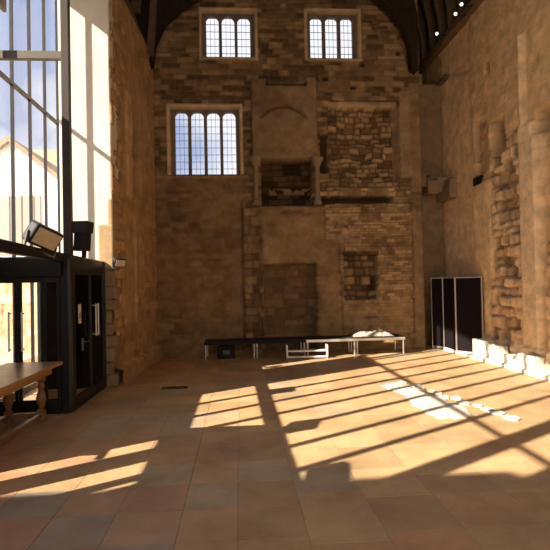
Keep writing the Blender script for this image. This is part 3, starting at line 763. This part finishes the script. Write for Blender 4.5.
m = MB(); m.box(*(a+9.7 for a in (-10.9, -8.45)), -.06, .02, 3.4, 5.9); m.build('louvred_panel', PANELG, hs)
m = MB()
for k in range(5): m.box(-1.1+.5*k, -1.02+.5*k, -.09, .0, 3.4, 5.9)
m.build('panel_rib', PANELG, hs)
h2 = tag(empty('long_house', (-12, 30, 0)), 'tan roofed building behind the white gabled house', 'house')
m = MB(); m.box(-8, 6.5, 0, 6, -.2, 8.0); m.build('wall', WHITEWALL, h2)
m = MB(); m.prism([(-8.2, -.3, 8.0), (-8.2, 3, 10.8), (-8.2, 6.3, 8.0)], (14.9, 0, 0)); m.build('roof', ROOFTILE, h2)
def gw_fn(u, v):
    d, c = mas(u, v, .3, .6, 131, A(.48, .35, .21), A(.74, .58, .37), A(.42, .31, .19), .05, .04)
    return d, c
gw = relief('garden_wall', (-12.5, 16.0, -.2), (1, 0, 0), (0, 0, 1), (0, -1, 0), 8.0, 3.0, .06, gw_fn, back=.5)
tag(gw, 'sunlit tan stone wall outside, seen through the lobby glass', 'stone wall')
# unseen wing added outside, whose eaves cut the sun off the near floor
wg = tag(empty('unseen_wing', (-12, -6, 0)), 'unseen stone wing added outside, near side of the glazed bay, to cut off the sun', 'building')
m = MB(); m.box(-4, 4.0, -3.3, 4.38, -.2, 8.3); m.build('wall', FREEST, wg)
m = MB(); m.prism([(-4.2, 4.58, 8.3), (-4.2, 0, 10.0), (-4.2, -3.6, 8.3)], (8.3, 0, 0)); m.build('roof', ROOFTILE, wg)

# ------------------------------------------------------------------ LIGHT
S_dir = Vector((.855, .518, -.667)).normalized()
sd = bpy.data.lights.new('sun', 'SUN'); sd.energy = 8.0; sd.angle = math.radians(.55); sd.color = (1, .89, .74)
so = link(bpy.data.objects.new('sun', sd)); so.rotation_euler = S_dir.to_track_quat('-Z', 'Y').to_euler(); so.location = (-20, -8, 18)

w = bpy.data.worlds.new('sky'); C.world = w; w.use_nodes = True
nt = w.node_tree; N = nt.nodes; L = nt.links
bg = N['Background']
tc = N.new('ShaderNodeTexCoord'); sx = N.new('ShaderNodeSeparateXYZ'); L.new(tc.outputs['Generated'], sx.inputs[0])
r = N.new('ShaderNodeValToRGB'); L.new(sx.outputs['Z'], r.inputs['Fac'])
r.color_ramp.elements[0].position = .0; r.color_ramp.elements[0].color = (.62, .60, .62, 1)
r.color_ramp.elements[1].position = .55; r.color_ramp.elements[1].color = (.20, .27, .46, 1)
e = r.color_ramp.elements.new(.20); e.color = (.33, .38, .52, 1)
n = N.new('ShaderNodeTexNoise'); n.inputs['Scale'].default_value = 3.2; n.inputs['Detail'].default_value = 7
L.new(tc.outputs['Generated'], n.inputs['Vector'])
mr = N.new('ShaderNodeMapRange'); mr.inputs['From Min'].default_value = .45; mr.inputs['From Max'].default_value = .58
ad = N.new('ShaderNodeMath'); ad.operation = 'MULTIPLY_ADD'; ad.inputs[1].default_value = .6
sh_ = N.new('ShaderNodeMath'); sh_.operation = 'ADD'; sh_.inputs[1].default_value = .15
L.new(sx.outputs['X'], ad.inputs[0]); L.new(n.outputs['Fac'], sh_.inputs[0]); L.new(sh_.outputs[0], ad.inputs[2]); L.new(ad.outputs[0], mr.inputs['Value'])
mx = N.new('ShaderNodeMix'); mx.data_type = 'RGBA'; L.new(mr.outputs['Result'], mx.inputs['Factor'])
L.new(r.outputs['Color'], mx.inputs['A']); mx.inputs['B'].default_value = (.72, .70, .70, 1)
dp = N.new('ShaderNodeVectorMath'); dp.operation = 'DOT_PRODUCT'; dp.inputs[1].default_value = (-.83, -.50, .25)
L.new(tc.outputs['Generated'], dp.inputs[0])
glow = N.new('ShaderNodeMapRange'); glow.inputs['From Min'].default_value = .05; glow.inputs['From Max'].default_value = .9; glow.inputs['To Min'].default_value = 1.0; glow.inputs['To Max'].default_value = 4.0
L.new(dp.outputs['Value'], glow.inputs['Value'])
hz = N.new('ShaderNodeMix'); hz.data_type = 'RGBA'; hz.inputs['A'].default_value = (1, 1, 1, 1); hz.inputs['B'].default_value = (1, .90, .78, 1)
hf = N.new('ShaderNodeMapRange'); hf.inputs['From Min'].default_value = .05; hf.inputs['From Max'].default_value = .6; L.new(dp.outputs['Value'], hf.inputs['Value']); L.new(hf.outputs[0], hz.inputs['Factor'])
m2 = N.new('ShaderNodeMix'); m2.data_type = 'RGBA'; m2.blend_type = 'MULTIPLY'; m2.inputs['Factor'].default_value = 1
L.new(mx.outputs['Result'], m2.inputs['A']); L.new(hz.outputs['Result'], m2.inputs['B']); L.new(glow.outputs[0], bg.inputs['Strength'])
L.new(m2.outputs['Result'], bg.inputs['Color'])

# ------------------------------------------------------------------ CAMERA
F_ = 500.; yaw = math.atan(35/F_); pitch = math.atan(7.3/F_); roll = .02
f = Vector((math.sin(yaw)*math.cos(pitch), math.cos(yaw)*math.cos(pitch), math.sin(pitch)))
rt = Vector((math.cos(yaw), -math.sin(yaw), 0)); up = rt.cross(f)
r2 = rt*math.cos(roll)-up*math.sin(roll); u2 = rt*math.sin(roll)+up*math.cos(roll)
cd = bpy.data.cameras.new('camera'); cd.sensor_width = 36; cd.lens = 36*F_/550; cd.clip_end = 500
co = link(bpy.data.objects.new('camera', cd))
M = Matrix((r2, u2, -f)).transposed().to_4x4(); M.translation = (0, 0, 2.0); co.matrix_world = M
C.camera = co
C.view_settings.view_transform = 'Standard'; C.view_settings.look = 'None'; C.view_settings.gamma = 1
C.view_settings.exposure = 0.7; C.view_settings.use_curve_mapping = False
